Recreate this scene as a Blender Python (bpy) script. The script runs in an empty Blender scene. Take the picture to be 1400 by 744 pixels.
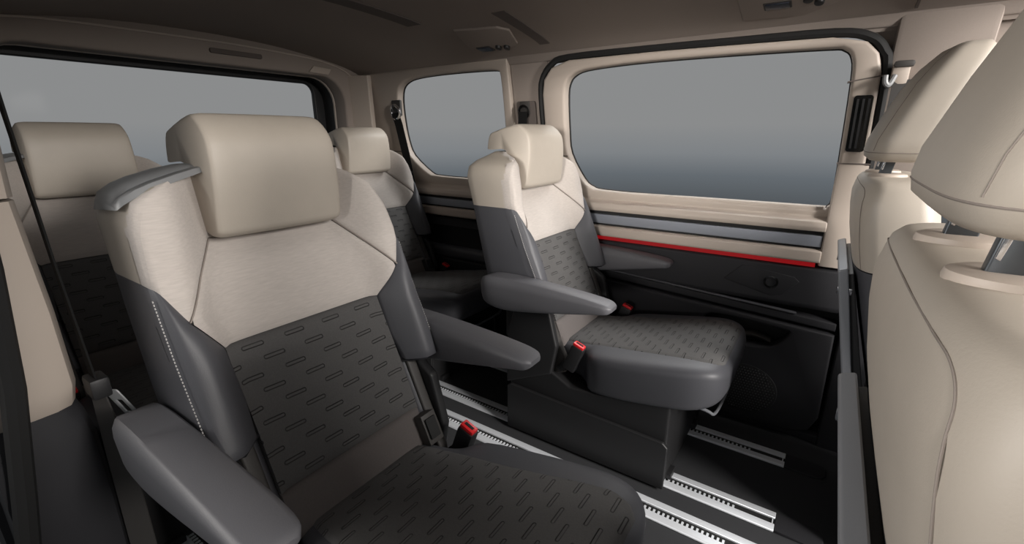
import bpy, bmesh, math, random
from mathutils import Vector, Matrix
random.seed(4)
S = bpy.context.scene
COL = S.collection
# ------------------------------------------------------------------ camera
# X = towards the front of the van, Y = across from the open sliding door to the far wall, Z = up
cd = bpy.data.cameras.new('camera'); cam = bpy.data.objects.new('camera', cd); COL.objects.link(cam)
cd.sensor_width = 36.0; cd.lens = 36.0 * 623.0 / 1400.0; cd.clip_start = 0.01
cam.location = (0, 0, 1.10)
cam.rotation_euler = (math.radians(90) - math.atan(187 / 623.0), 0, math.radians(34.4))
S.camera = cam
# ------------------------------------------------------------------ world: grey photo studio, darker floor below the horizon
wd = bpy.data.worlds.new('studio'); S.world = wd; wd.use_nodes = True
wn = wd.node_tree.nodes; wl = wd.node_tree.links
bg = wn['Background']
tc = wn.new('ShaderNodeTexCoord'); sx = wn.new('ShaderNodeSeparateXYZ'); mr = wn.new('ShaderNodeMapRange'); cr = wn.new('ShaderNodeValToRGB')
wl.new(tc.outputs['Generated'], sx.inputs[0]); wl.new(sx.outputs['Z'], mr.inputs['Value'])
mr.inputs['From Min'].default_value = -0.25; mr.inputs['From Max'].default_value = 0.05
wl.new(mr.outputs[0], cr.inputs[0]); wl.new(cr.outputs[0], bg.inputs['Color'])
el = cr.color_ramp.elements
el[0].position = 0.0; el[0].color = (0.05, 0.053, 0.055, 1)
el[1].position = 0.90; el[1].color = (0.27, 0.27, 0.27, 1)
for p, c in ((0.40, (0.085, 0.093, 0.10)), (0.58, (0.135, 0.15, 0.165)), (0.72, (0.22, 0.23, 0.24))):
    e = el.new(p); e.color = (*c, 1)
bg.inputs['Strength'].default_value = 1.0
# ------------------------------------------------------------------ unseen area lights outside the van; side, door and window are added fills
def area(name, loc, target, sx_, sy_, power, col=(1, 1, 1), spread=180):
    ld = bpy.data.lights.new(name, 'AREA'); ld.shape = 'RECTANGLE'; ld.size = sx_; ld.size_y = sy_; ld.energy = power; ld.color = col; ld.spread = math.radians(spread)
    o = bpy.data.objects.new(name, ld); COL.objects.link(o); o.location = loc
    o.rotation_euler = (Vector(target) - Vector(loc)).to_track_quat('-Z', 'Y').to_euler()
    return o
area('softbox_front', (2.7, 0.30, 1.66), (-1.2, 1.6, 1.0), 0.5, 0.5, 96, (1, 0.95, 0.90))
area('softbox_windscreen', (2.6, 0.9, 2.15), (-0.8, 1.0, 0.9), 1.4, 1.0, 112, (1, 0.96, 0.92))
area('side_fill', (0.20, -1.9, 1.34), (-0.60, 1.8, 1.16), 0.5, 0.4, 2.6, (1, 0.95, 0.90), 24)  # added narrow beam that brightens the far wall
area('door_fill', (-1.75, -1.25, 1.5), (0.08, 0.45, 0.95), 0.8, 0.7, 4.0, (1, 0.96, 0.92), 56)  # added fill aimed at the back of the near front seat
area('window_fill', (-0.5, 3.1, 2.5), (-0.6, 1.8, 0.85), 2.2, 0.5, 48, (1, 0.98, 0.96))  # added fill over the sill, stands in for skylight
S.view_settings.view_transform = 'Standard'; S.view_settings.look = 'None'
S.view_settings.exposure = 0.0; S.view_settings.gamma = 1.0
try: S.view_settings.use_curve_mapping = False
except Exception: pass
# ------------------------------------------------------------------ materials
M = {}
def mat(name, col, rough=0.6, metal=0.0, noise=0.0, nscale=60.0, bump=0.0, bscale=400.0, stretch=(1, 1, 1), coat=0.0, spec=0.5, sheen=0.0):
    m = bpy.data.materials.new(name); m.use_nodes = True; nt = m.node_tree; b = nt.nodes['Principled BSDF']
    b.inputs['Base Color'].default_value = (*col, 1); b.inputs['Roughness'].default_value = rough; b.inputs['Metallic'].default_value = metal
    b.inputs['Specular IOR Level'].default_value = spec; b.inputs['Coat Weight'].default_value = coat
    if sheen: b.inputs['Sheen Weight'].default_value = sheen
    t = nt.nodes.new('ShaderNodeTexCoord'); mp = nt.nodes.new('ShaderNodeMapping'); mp.inputs['Scale'].default_value = stretch
    nt.links.new(t.outputs['Object'], mp.inputs[0])
    if noise:
        n = nt.nodes.new('ShaderNodeTexNoise'); n.inputs['Scale'].default_value = nscale; n.inputs['Detail'].default_value = 5
        nt.links.new(mp.outputs[0], n.inputs['Vector'])
        mx = nt.nodes.new('ShaderNodeMix'); mx.data_type = 'RGBA'
        mx.inputs[6].default_value = (*[c * (1 - noise) for c in col], 1); mx.inputs[7].default_value = (*[min(1, c * (1 + noise)) for c in col], 1)
        nt.links.new(n.outputs['Fac'], mx.inputs[0]); nt.links.new(mx.outputs[2], b.inputs['Base Color'])
    if bump:
        n2 = nt.nodes.new('ShaderNodeTexNoise'); n2.inputs['Scale'].default_value = bscale; n2.inputs['Detail'].default_value = 3
        nt.links.new(mp.outputs[0], n2.inputs['Vector'])
        bp = nt.nodes.new('ShaderNodeBump'); bp.inputs['Strength'].default_value = bump; bp.inputs['Distance'].default_value = 0.001
        nt.links.new(n2.outputs['Fac'], bp.inputs['Height']); nt.links.new(bp.outputs[0], b.inputs['Normal'])
    M[name] = m; return m
mat('beige_leather', (0.46, 0.41, 0.35), 0.5, bump=0.15, bscale=500, noise=0.04, nscale=30)
mat('beige_fabric', (0.50, 0.455, 0.42), 0.9, noise=0.16, nscale=160, stretch=(1, 0.25, 2.2), bump=0.3, bscale=700, sheen=0.15)
mat('charcoal_leather', (0.070, 0.071, 0.080), 0.5, bump=0.2, bscale=600)
mat('armrest_leather', (0.105, 0.105, 0.115), 0.5, bump=0.2, bscale=600)
mat('taupe_cloth', (0.13, 0.115, 0.11), 0.9, noise=0.12, nscale=250, bump=0.2)
mat('black_plastic', (0.014, 0.014, 0.015), 0.5, bump=0.15, bscale=300)
mat('brown_plastic', (0.05, 0.046, 0.043), 0.55)
mat('black_gloss', (0.006, 0.006, 0.006), 0.12)
mat('black_rubber', (0.01, 0.01, 0.01), 0.75)
mat('door_plastic', (0.020, 0.020, 0.023), 0.7, bump=0.2, bscale=350, spec=0.3)
mat('door_recess', (0.008, 0.008, 0.009), 0.7)
mat('beige_plastic', (0.47, 0.405, 0.35), 0.5, bump=0.1, bscale=300)
mat('headliner', (0.30, 0.255, 0.225), 0.95, noise=0.06, nscale=300, bump=0.2)
mat('headliner_dark', (0.12, 0.10, 0.09), 0.9)
mat('floor_carpet', (0.028, 0.029, 0.032), 0.85, noise=0.2, nscale=400, bump=0.3)
mat('aluminium', (0.80, 0.83, 0.87), 0.4, 0.25, noise=0.04, nscale=40, stretch=(0.05, 1, 1))
mat('silver_trim', (0.26, 0.28, 0.32), 0.5, 0.25)
mat('grey_cap', (0.20, 0.205, 0.21), 0.35)
mat('table_grey', (0.24, 0.25, 0.27), 0.4, 0.3)
mat('chrome', (0.75, 0.76, 0.78), 0.15, 1.0)
mat('post_steel', (0.09, 0.10, 0.11), 0.3, 0.7)
mat('red_button', (0.75, 0.02, 0.025), 0.35)
mat('stitch_thread', (0.40, 0.39, 0.38), 0.8)
mat('seam_thread', (0.26, 0.225, 0.20), 0.9)
mat('belt_web', (0.010, 0.010, 0.010), 0.9, noise=0.2, nscale=500, spec=0.15)
mat('belt_web_grey', (0.045, 0.042, 0.04), 0.7, noise=0.15, nscale=500)
mat('display', (0.03, 0.035, 0.05), 0.2)
def emit(name, col, s):
    m = bpy.data.materials.new(name); m.use_nodes = True; b = m.node_tree.nodes['Principled BSDF']
    b.inputs['Base Color'].default_value = (*[c * .06 for c in col], 1); b.inputs['Emission Color'].default_value = (*col, 1); b.inputs['Emission Strength'].default_value = s
    M[name] = m
emit('red_light', (1.0, 0.012, 0.02), 0.20)
def glassmat():
    m = bpy.data.materials.new('tinted_glass'); m.use_nodes = True; nt = m.node_tree; nt.nodes.remove(nt.nodes['Principled BSDF'])
    out = nt.nodes['Material Output']; tr = nt.nodes.new('ShaderNodeBsdfTransparent'); gl = nt.nodes.new('ShaderNodeBsdfGlossy'); mx = nt.nodes.new('ShaderNodeMixShader')
    tr.inputs[0].default_value = (0.97, 0.98, 0.985, 1); gl.inputs['Roughness'].default_value = 0.08; gl.inputs[0].default_value = (1, 1, 1, 1)
    fr = nt.nodes.new('ShaderNodeFresnel'); fr.inputs[0].default_value = 1.03
    nt.links.new(fr.outputs[0], mx.inputs[0]); nt.links.new(tr.outputs[0], mx.inputs[1]); nt.links.new(gl.outputs[0], mx.inputs[2]); nt.links.new(mx.outputs[0], out.inputs[0])
    M['tinted_glass'] = m
glassmat()
def dashes(name, col, per=0.084, row=0.026, half=0.017, rad=0.0042):
    """dark woven cloth with staggered pressed-in dashes; UV is in metres"""
    m = mat(name, col, 0.9, noise=0.22, nscale=350); nt = m.node_tree; N = nt.nodes; L = nt.links; b = N['Principled BSDF']
    def mth(op, a, b_=None, c=None):
        n = N.new('ShaderNodeMath'); n.operation = op
        for i, v in enumerate((a, b_, c)):
            if v is None: continue
            if hasattr(v, 'is_linked'): L.new(v, n.inputs[i])
            else: n.inputs[i].default_value = v
        return n.outputs[0]
    uv = N.new('ShaderNodeUVMap'); sp = N.new('ShaderNodeSeparateXYZ'); L.new(uv.outputs[0], sp.inputs[0])
    u, v = sp.outputs[0], sp.outputs[1]
    vr = mth('DIVIDE', v, row); fl = mth('FLOOR', vr); fv = mth('MULTIPLY', mth('SUBTRACT', mth('FRACT', vr), 0.5), row)
    off = mth('MULTIPLY', fl, 0.37)
    fu = mth('MULTIPLY', mth('SUBTRACT', mth('FRACT', mth('ADD', mth('DIVIDE', u, per), off)), 0.5), per)
    du = mth('MAXIMUM', mth('SUBTRACT', mth('ABSOLUTE', fu), half), 0.0)
    d = mth('SQRT', mth('ADD', mth('MULTIPLY', du, du), mth('MULTIPLY', fv, fv)))
    ins = N.new('ShaderNodeMapRange'); ins.interpolation_type = 'SMOOTHSTEP'
    L.new(d, ins.inputs[0]); ins.inputs[1].default_value = rad - 0.0022; ins.inputs[2].default_value = rad; ins.inputs[3].default_value = 0.0; ins.inputs[4].default_value = 1.0
    bp = N.new('ShaderNodeBump'); bp.inputs['Strength'].default_value = 1.0; bp.inputs['Distance'].default_value = 0.0045
    L.new(ins.outputs[0], bp.inputs['Height']); L.new(bp.outputs[0], b.inputs['Normal'])
    src = [l for l in L if l.to_socket == b.inputs['Base Color']][0].from_socket
    ring = N.new('ShaderNodeMapRange'); ring.interpolation_type = 'SMOOTHSTEP'
    L.new(mth('ABSOLUTE', mth('SUBTRACT', d, rad - 0.0012)), ring.inputs[0]); ring.inputs[1].default_value = 0; ring.inputs[2].default_value = 0.0016; ring.inputs[3].default_value = 0.5; ring.inputs[4].default_value = 1.0
    mx = N.new('ShaderNodeMix'); mx.data_type = 'RGBA'; mx.blend_type = 'MULTIPLY'; mx.inputs[0].default_value = 1
    L.new(src, mx.inputs[6]); L.new(ring.outputs[0], mx.inputs[7]); L.new(mx.outputs[2], b.inputs['Base Color'])  # dark dash outlines put crease shade into the colour
dashes('dash_cloth', (0.098, 0.095, 0.094))
# ------------------------------------------------------------------ helpers
def tag(o, label=None, cat=None, group=None, kind=None):
    if label: o['label'] = label
    if cat: o['category'] = cat
    if group: o['group'] = group
    if kind: o['kind'] = kind
    return o
def empty(name, loc, label, cat, group=None):
    o = bpy.data.objects.new(name, None); o.empty_display_size = 0.05; COL.objects.link(o); o.location = loc
    return tag(o, label, cat, group)
def link(name, me, m, parent=None, smooth=True, kind=None, autos=None):
    me.materials.clear(); me.materials.append(M[m])
    for p in me.polygons: p.use_smooth = smooth
    if smooth: 
        try: me.set_sharp_from_angle(angle=math.radians(autos or 38))
        except Exception: pass
    o = bpy.data.objects.new(name, me); COL.objects.link(o)
    if parent: o.parent = parent
    if kind: o['kind'] = kind
    return o
def finish(bm, name):
    bmesh.ops.recalc_face_normals(bm, faces=bm.faces)
    me = bpy.data.meshes.new(name); bm.to_mesh(me); bm.free(); return me
def prism(name, m, pts, a, b, axis='y', bevel=0.0, seg=3, parent=None, kind=None, fn=None, autos=None):
    """polygon pts extruded from a to b along axis. 'y': pts=(x,z); 'x': pts=(y,z); 'z': pts=(x,y)"""
    bm = bmesh.new()
    def pt(p, t): return {'y': (p[0], t, p[1]), 'x': (t, p[0], p[1]), 'z': (p[0], p[1], t)}[axis]
    A = [bm.verts.new(pt(p, a)) for p in pts]; B = [bm.verts.new(pt(p, b)) for p in pts]; n = len(pts)
    bm.faces.new(A); bm.faces.new(B[::-1])
    for i in range(n): bm.faces.new((A[i], B[i], B[(i + 1) % n], A[(i + 1) % n]))
    bmesh.ops.recalc_face_normals(bm, faces=bm.faces)
    if bevel: bmesh.ops.bevel(bm, geom=bm.edges[:], offset=bevel, segments=seg, profile=0.6, affect='EDGES', clamp_overlap=True)
    if fn:
        for v in bm.verts: v.co = fn(v.co)
    return link(name, finish(bm, name), m, parent, True, kind, autos)
def box(name, m, c, s, bevel=0.004, parent=None, kind=None, rot=None, seg=2):
    bm = bmesh.new(); bmesh.ops.create_cube(bm, size=1)
    for v in bm.verts: v.co = Vector((v.co.x * s[0], v.co.y * s[1], v.co.z * s[2]))
    if bevel: bmesh.ops.bevel(bm, geom=bm.edges[:], offset=min(bevel, min(s) * .45), segments=seg, profile=0.6, affect='EDGES', clamp_overlap=True)
    R = rot.to_matrix() if rot else Matrix.Identity(3)
    for v in bm.verts: v.co = R @ v.co + Vector(c)
    return link(name, finish(bm, name), m, parent, True, kind)
def loft_bm(rings, close=True, caps=True):
    bm = bmesh.new(); R = [[bm.verts.new(p) for p in r] for r in rings]; n = len(R[0])
    for i in range(len(R) - 1):
        for j in range(n if close else n - 1):
            bm.faces.new((R[i][j], R[i][(j + 1) % n], R[i + 1][(j + 1) % n], R[i + 1][j]))
    if caps: bm.faces.new(R[0][::-1]); bm.faces.new(R[-1])
    return bm
def loft(name, m, rings, parent=None, close=True, caps=True, kind=None, autos=None):
    return link(name, finish(loft_bm(rings, close, caps), name), m, parent, True, kind, autos)
def catmull(pts, n):
    out = []; P = [Vector(p) for p in pts]
    for i in range(len(P) - 1):
        p0 = P[max(i - 1, 0)]; p1 = P[i]; p2 = P[i + 1]; p3 = P[min(i + 2, len(P) - 1)]
        for k in range(n):
            t = k / n; out.append(0.5 * ((2 * p1) + (p2 - p0) * t + (2 * p0 - 5 * p1 + 4 * p2 - p3) * t * t + (3 * p1 - p0 - 3 * p2 + p3) * t ** 3))
    out.append(P[-1]); return out
def tube_rings(pts, r, n=8, closed=False):
    P = [Vector(p) for p in pts]; rings = []; up = None
    for i, p in enumerate(P):
        a = P[i - 1] if i > 0 or closed else P[0]; b = P[(i + 1) % len(P)] if i < len(P) - 1 or closed else P[-1]
        t = (b - a).normalized()
        if up is None:
            up = Vector((0, 0, 1)) if abs(t.z) < .9 else Vector((1, 0, 0))
        s = t.cross(up).normalized(); up = s.cross(t).normalized()
        rings.append([p + (s * math.cos(2 * math.pi * k / n) + up * math.sin(2 * math.pi * k / n)) * r for k in range(n)])
    return rings
def tube(name, m, pts, r, parent=None, n=8, kind=None):
    return loft(name, m, tube_rings(pts, r, n), parent, kind=kind)
def lerp(tab, x):
    if x <= tab[0][0]: return tab[0][1]
    for (a, b), (c, d) in zip(tab, tab[1:]):
        if x <= c: return b + (d - b) * (x - a) / (c - a)
    return tab[-1][1]
def sm(a, b, x):
    t = max(0, min(1, (x - a) / (b - a))); return t * t * (3 - 2 * t)
def resample(poly, n):
    P = [Vector(p) for p in poly]; L = [0]
    for a, b in zip(P, P[1:]): L.append(L[-1] + (b - a).length)
    out = []
    for i in range(n + 1):
        t = L[-1] * i / n; k = 0
        while k < len(P) - 2 and t > L[k + 1]: k += 1
        f = 0 if L[k + 1] == L[k] else (t - L[k]) / (L[k + 1] - L[k]); out.append(P[k].lerp(P[k + 1], f))
    return out
def patch(name, m, A, B, surf, na=24, nb=10, dip=0.006, depth=0.02, back=Vector((-1, 0, 0)), parent=None, bulge=0.0, sample=True, autos=60):
    """upholstery panel between two polylines A and B given in surface parameters (p,q); surf(p,q)->3D.
    Edges dip in like a seam, and a skirt closes the sides. UV = parameters in metres."""
    if sample: A = resample(A, na); B = resample(B, na)
    else: A = [Vector(p) for p in A]; B = [Vector(p) for p in B]; na = len(A) - 1
    bm = bmesh.new(); uvl = bm.loops.layers.uv.new('UVMap'); G = []; U = {}
    fr = sorted(set([0, .03, .09] + [k / nb for k in range(1, nb)] + [.91, .97, 1]))
    ia = list(range(na + 1))
    for i in ia:
        row = []; fa = i / na
        for f in fr:
            p = A[i].lerp(B[i], f); c = Vector(surf(p.x, p.y))
            wl_ = (A[i] - B[i]).length * min(f, 1 - f)
            la = (A[0] - A[-1]).length * .5 + (B[0] - B[-1]).length * .5
            e = min(wl_, la * min(fa, 1 - fa)); k = 1 - min(1, e / 0.014); 
            c = c + back * (dip * k * k) - back * bulge * math.sin(math.pi * f) * math.sin(math.pi * fa)
            v = bm.verts.new(c); U[v] = (p.x, p.y); row.append(v)
        G.append(row)
    nf = len(fr)
    for i in range(na):
        for j in range(nf - 1):
            q = [G[i][j], G[i + 1][j], G[i + 1][j + 1], G[i][j + 1]]
            try: bm.faces.new(q)
            except Exception: pass
    per = [G[i][0] for i in range(na + 1)] + [G[na][j] for j in range(1, nf)] + [G[i][nf - 1] for i in range(na - 1, -1, -1)] + [G[0][j] for j in range(nf - 2, 0, -1)]
    low = []
    for v in per:
        w = bm.verts.new(v.co + back * depth); U[w] = U[v]; low.append(w)
    for i in range(len(per)):
        try: bm.faces.new((per[i], per[(i + 1) % len(per)], low[(i + 1) % len(per)], low[i]))
        except Exception: pass
    bm.faces.ensure_lookup_table()
    for f in bm.faces:
        for l in f.loops: l[uvl].uv = U[l.vert]
    bmesh.ops.recalc_face_normals(bm, faces=bm.faces)
    # make sure fronts look away from 'back'
    tot = sum((f.normal.dot(back)) * f.calc_area() for f in bm.faces)
    if tot > 0: bmesh.ops.reverse_faces(bm, faces=bm.faces)
    me = bpy.data.meshes.new(name); bm.to_mesh(me); bm.free()
    return link(name, me, m, parent, True, None, autos)
def flat_shape(name, m, outer, holes, thick, bevel, mapfn, parent=None, kind=None):
    """outline with holes (2D u,v), thickness along w (centred at 0), rounded edges; mapfn(u,v,w)->3D"""
    cu = bpy.data.curves.new(name + '_outline', 'CURVE'); cu.dimensions = '2D'; cu.fill_mode = 'BOTH'
    cu.extrude = max(0.0005, thick / 2 - bevel); cu.bevel_depth = bevel; cu.bevel_resolution = 2; cu.offset = -bevel
    for poly in [outer] + holes:
        s = cu.splines.new('POLY'); s.points.add(len(poly) - 1); s.use_cyclic_u = True
        for p, q in zip(s.points, poly): p.co = (q[0], q[1], 0, 1)
    ob = bpy.data.objects.new(name + '_tmp', cu); COL.objects.link(ob)
    dg = bpy.context.evaluated_depsgraph_get(); dg.update()
    me = bpy.data.meshes.new_from_object(ob.evaluated_get(dg)); me.name = name
    bpy.data.objects.remove(ob); bpy.data.curves.remove(cu)
    for v in me.vertices: v.co = mapfn(v.co.x, v.co.y, v.co.z)
    bm = bmesh.new(); bm.from_mesh(me); bmesh.ops.remove_doubles(bm, verts=bm.verts, dist=1e-5); bmesh.ops.recalc_face_normals(bm, faces=bm.faces); bm.to_mesh(me); bm.free()
    return link(name, me, m, parent, True, kind, 35)
def rrect(x0, y0, x1, y1, r, n=5):
    out = []
    for cx, cy, a in ((x1 - r, y0 + r, -90), (x1 - r, y1 - r, 0), (x0 + r, y1 - r, 90), (x0 + r, y0 + r, 180)):
        for k in range(n + 1):
            t = math.radians(a + 90 * k / n); out.append((cx + r * math.cos(t), cy + r * math.sin(t)))
    return out
def superring(c, ax, ay, n=4.0, k=36, axes='xy', z=0):
    out = []
    for i in range(k):
        t = 2 * math.pi * i / k; cx, sy = math.cos(t), math.sin(t)
        p = (math.copysign(abs(cx) ** (2 / n), cx) * ax, math.copysign(abs(sy) ** (2 / n), sy) * ay)
        out.append((c[0] + p[0], c[1] + p[1]))
    return out
def smoothpoly(pts, n=4):
    P = [Vector(p) for p in pts]; m_ = len(P); out = []
    for i in range(m_):
        p0, p1, p2, p3 = P[i - 1], P[i], P[(i + 1) % m_], P[(i + 2) % m_]
        for k in range(n):
            t = k / n; out.append(0.5 * ((2 * p1) + (p2 - p0) * t + (2 * p0 - 5 * p1 + 4 * p2 - p3) * t * t + (3 * p1 - p0 - 3 * p2 + p3) * t ** 3))
    return [(p.x, p.y) for p in out]
def copy_tree(o, parent=None):
    c = o.copy(); COL.objects.link(c); c.parent = parent
    for ch in list(o.children): copy_tree(ch, c)
    return c
# ================================================================== SETTING
CY = 1.0                                   # van centre line
def mir(y): return 2 * CY - y
floor = prism('floor', 'floor_carpet', [(-2.7, 0.02), (1.3, 0.02), (1.3, 1.98), (-2.7, 1.98)], -0.05, 0.0, 'z', kind='structure')
tag(floor, 'black carpet floor of the van cabin')
# ---- ceiling: arched headliner
prof = [(1.80, 1.385), (1.785, 1.412), (1.75, 1.43), (1.66, 1.455), (1.50, 1.480), (1.30, 1.502), (1.0, 1.512)]
prof = prof + [(mir(y), z) for y, z in prof[-2::-1]]
prof = [(p.x, p.y) for p in catmull(prof, 4)]
def ceil_z(y): return lerp(sorted(prof), y)
up = [(y, z + 0.05) for y, z in prof[::-1]]
ceiling = loft('ceiling', 'headliner', [[(x, y, z) for y, z in prof + up] for x in (-2.34, 0.4)], kind='structure')
tag(ceiling, 'dark taupe arched headliner of the van')
def on_ceiling(x, y, d=0.0): return Vector((x, y, ceil_z(y) - d))
def ceil_strip(name, m, quad, d0, d1, n=10):
    """shallow body hugging the headliner; quad = 4 (x,y) corners in order"""
    a, b, c, e = [Vector(q) for q in quad]; rings = []
    for i in range(n + 1):
        t = i / n; p = a.lerp(e, t); q = b.lerp(c, t)
        rings.append([on_ceiling(p.x, p.y, d0), on_ceiling(q.x, q.y, d0), on_ceiling(q.x, q.y, d1), on_ceiling(p.x, p.y, d1)])
    return loft(name, m, rings, ceiling)
ceil_strip('roof_shade_strip', 'headliner_dark', [(-1.41, 0.62), (-1.34, 0.62), (-1.34, 1.36), (-1.41, 1.36)], -0.01, 0.004)  # dark strip stands in for soft shading across the headliner
ceil_strip('roof_shade_strip', 'headliner_dark', [(-1.03, 1.38), (-0.975, 1.38), (-0.985, 1.70), (-1.03, 1.70)], -0.01, 0.0025)  # second dark strip, shade of a roof recess put into the colour
ceil_strip('headliner_seam', 'headliner_dark', [(0.115, 0.25), (0.122, 0.25), (0.122, 1.75), (0.115, 1.75)], -0.01, 0.003)
# ---- far wall (the van's left side)
wall = bpy.data.objects.new('wall_left', None); COL.objects.link(wall); wall.location = (0, 1.9, 0); tag(wall, 'far side wall of the cabin with two windows', kind='structure')
SL = 0.198
def wmap(off=0.0):
    def f(u, v, w): return Vector((u, 1.90 + off + w - (v - 0.865) * SL - 1.9, v))
    return f
BIG = [(-0.968, 1.262), (-0.954, 1.312), (-0.929, 1.335), (-0.879, 1.350), (-0.75, 1.358), (-0.586, 1.361), (-0.339, 1.359), (-0.073, 1.353), (-0.024, 1.346), (-0.002, 1.321), (0.007, 1.26), (0.015, 1.066), (0.019, 0.898), (0.009, 0.866), (-0.024, 0.855), (-0.292, 0.858), (-0.57, 0.863), (-0.809, 0.869), (-0.865, 0.880), (-0.906, 0.912), (-0.965, 1.022), (-0.972, 1.12)]
QUA = [(-1.972, 1.27), (-1.947, 1.334), (-1.897, 1.366), (-1.817, 1.380), (-1.663, 1.386), (-1.477, 1.386), (-1.349, 1.383), (-1.300, 1.376), (-1.282, 1.351), (-1.285, 1.166), (-1.296, 0.998), (-1.341, 0.897), (-1.40, 0.882), (-1.632, 0.882), (-1.79, 0.886), (-1.853, 0.9), (-1.96, 0.989), (-1.985, 1.07), (-1.985, 1.17)]
BIG = smoothpoly(BIG, 3); QUA = smoothpoly(QUA, 3)
def grow(poly, d):
    n = len(poly); out = []
    for i in range(n):
        a, b, c = Vector(poly[i - 1]), Vector(poly[i]), Vector(poly[(i + 1) % n]); t = (c - a).normalized(); nrm = Vector((-t.y, t.x)); out.append(tuple(b + nrm * d))
    return out                              # polygons above run clockwise, so +d grows them
DOOR = [(-1.075, 0.80), (-1.085, 1.10), (-1.085, 1.267), (-1.072, 1.33), (-1.028, 1.378), (-0.941, 1.402), (-0.587, 1.402), (-0.342, 1.398), (-0.058, 1.392), (0.033, 1.372), (0.072, 1.334), (0.088, 1.28), (0.10, 1.0), (0.105, 0.80)]
flat_shape('window_surround', 'beige_plastic', grow(DOOR, -0.012), [BIG], 0.05, 0.010, wmap(0.0), wall)
flat_shape('quarter_surround', 'beige_plastic', [(-2.22, 0.84), (-2.20, 1.42), (-1.24, 1.42), (-1.24, 0.84)], [QUA], 0.05, 0.008, wmap(0.0), wall)
# window reveal rims standing proud of the glass
def rim(name, poly, m, r, off, parent=wall, off_y=1.9, fy=None):
    f = wmap(off); pts = [f(p[0], p[1], 0) for p in poly]
    P = pts + [pts[0], pts[1]]
    return loft(name, m, tube_rings(P, r, 6), parent)
rim('window_seal', grow(BIG, 0.002), 'black_rubber', 0.006, 0.022)
rim('window_seal', grow(QUA, 0.002), 'black_rubber', 0.006, 0.022)
w1 = flat_shape('window_1', 'tinted_glass', grow(BIG, 0.012), [], 0.004, 0.001, lambda u, v, w: wmap(0.034)(u, v, w) + Vector((0, 1.9, 0)), None, 'structure'); tag(w1, 'large sliding door side window looking out on grey studio')
w2 = flat_shape('window_2', 'tinted_glass', grow(QUA, 0.012), [], 0.004, 0.001, lambda u, v, w: wmap(0.034)(u, v, w) + Vector((0, 1.9, 0)), None, 'structure'); tag(w2, 'rear quarter side window looking out on grey studio')
# door seal arch and C pillar
f0 = wmap(-0.012)
tube('door_seal', 'black_rubber', [f0(u, v, 0) for u, v in catmull([(a, b) for a, b in DOOR], 4)], 0.013, wall)
prism('pillar_trim', 'headliner', [(-1.235, 0.84), (-1.05, 0.84), (-1.05, 1.40), (-1.235, 1.40)], 0, 1, 'y', parent=wall, fn=lambda c: Vector((c.x, (0.06 if c.y > .5 else (-0.002)) - (c.z - 0.865) * SL, c.z)))  # darker headliner colour stands in for shade on this trim
prism('pillar_recess_shade', 'headliner_dark', rrect(-1.215, 1.08, -1.12, 1.245, 0.01, 2), 0, 1, 'y', parent=wall, fn=lambda c: Vector((c.x, (0.0 if c.y > .5 else -0.016) - (c.z - 0.865) * SL, c.z)))  # dark plate stands in for the shade inside a recess
# joints in the trims at shoulder height
for x0, x1 in ((-1.08, -0.966), (0.012, 0.10), (-2.2, -1.985)):
    prism('trim_joint', 'headliner_dark', [(x0, 1.010), (x1, 1.010), (x1, 1.0145), (x0, 1.0145)], 0, 1, 'y', parent=wall, fn=lambda c: Vector((c.x, (0.0 if c.y > .5 else -0.0262) - (c.z - 0.865) * SL, c.z)))
# roof side rail between window frames and headliner
prism('roof_rail', 'headliner', [(1.79, 1.395), (1.855, 1.395), (1.86, 1.46), (1.76, 1.46), (1.765, 1.425)], -2.2, 0.4, 'x', bevel=0.006, parent=wall, fn=lambda c: Vector((c.x, c.y - 1.9, c.z)))
# belt line: sill shelf, silver inlays, beige band, red light, dark panels
def rail(name, m, yz, x0, x1, bevel=0.003, lab=None):
    o = prism(name, m, yz, x0, x1, 'x', bevel=bevel, parent=wall, fn=lambda c: Vector((c.x, c.y - 1.9, c.z)))
    if lab: o['label'] = lab
    return o
for x0, x1 in ((-1.08, 0.02), (-2.2, -1.10)):
    rail('sill', 'beige_plastic', [(1.842, 0.800), (1.848, 0.818), (1.880, 0.830), (1.885, 0.858), (1.96, 0.862), (1.96, 0.79), (1.845, 0.785)], x0, x1, 0.004)
    rail('sill_lip', 'beige_plastic', [(1.884, 0.846), (1.884, 0.866), (1.915, 0.866), (1.915, 0.846)], x0 + .11 if x0 > -1.5 else x0 + .2, x1 - .02, 0.004)
    rail('inlay_groove', 'black_rubber', [(1.866, 0.705), (1.866, 0.795), (1.90, 0.795), (1.90, 0.705)], x0, x1, 0)
    rail('inlay', 'silver_trim', [(1.852, 0.731), (1.850, 0.770), (1.88, 0.770), (1.88, 0.731)], x0, x1 - 0.006, 0.002, 'brushed silver inlay strip')
    rail('belt_band', 'beige_plastic', [(1.842, 0.682), (1.842, 0.716), (1.855, 0.722), (1.95, 0.722), (1.95, 0.676), (1.846, 0.676)], x0, x1, 0.004)
rail('light_strip', 'red_light', [(1.850, 0.6605), (1.848, 0.6750), (1.88, 0.6750), (1.88, 0.6605)], -0.86, 0.008, 0, 'thin glowing red ambient light strip')
rail('upper_panel', 'door_plastic', [(1.848, 0.52), (1.852, 0.650), (1.862, 0.658), (1.95, 0.658), (1.95, 0.50), (1.855, 0.505)], -1.08, 0.105, 0.006)
rail('upper_panel', 'door_plastic', [(1.852, 0.62), (1.858, 0.655), (1.865, 0.665), (1.95, 0.665), (1.95, 0.50), (1.90, 0.505), (1.90, 0.615)], -2.2, -1.10, 0.004)
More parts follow.
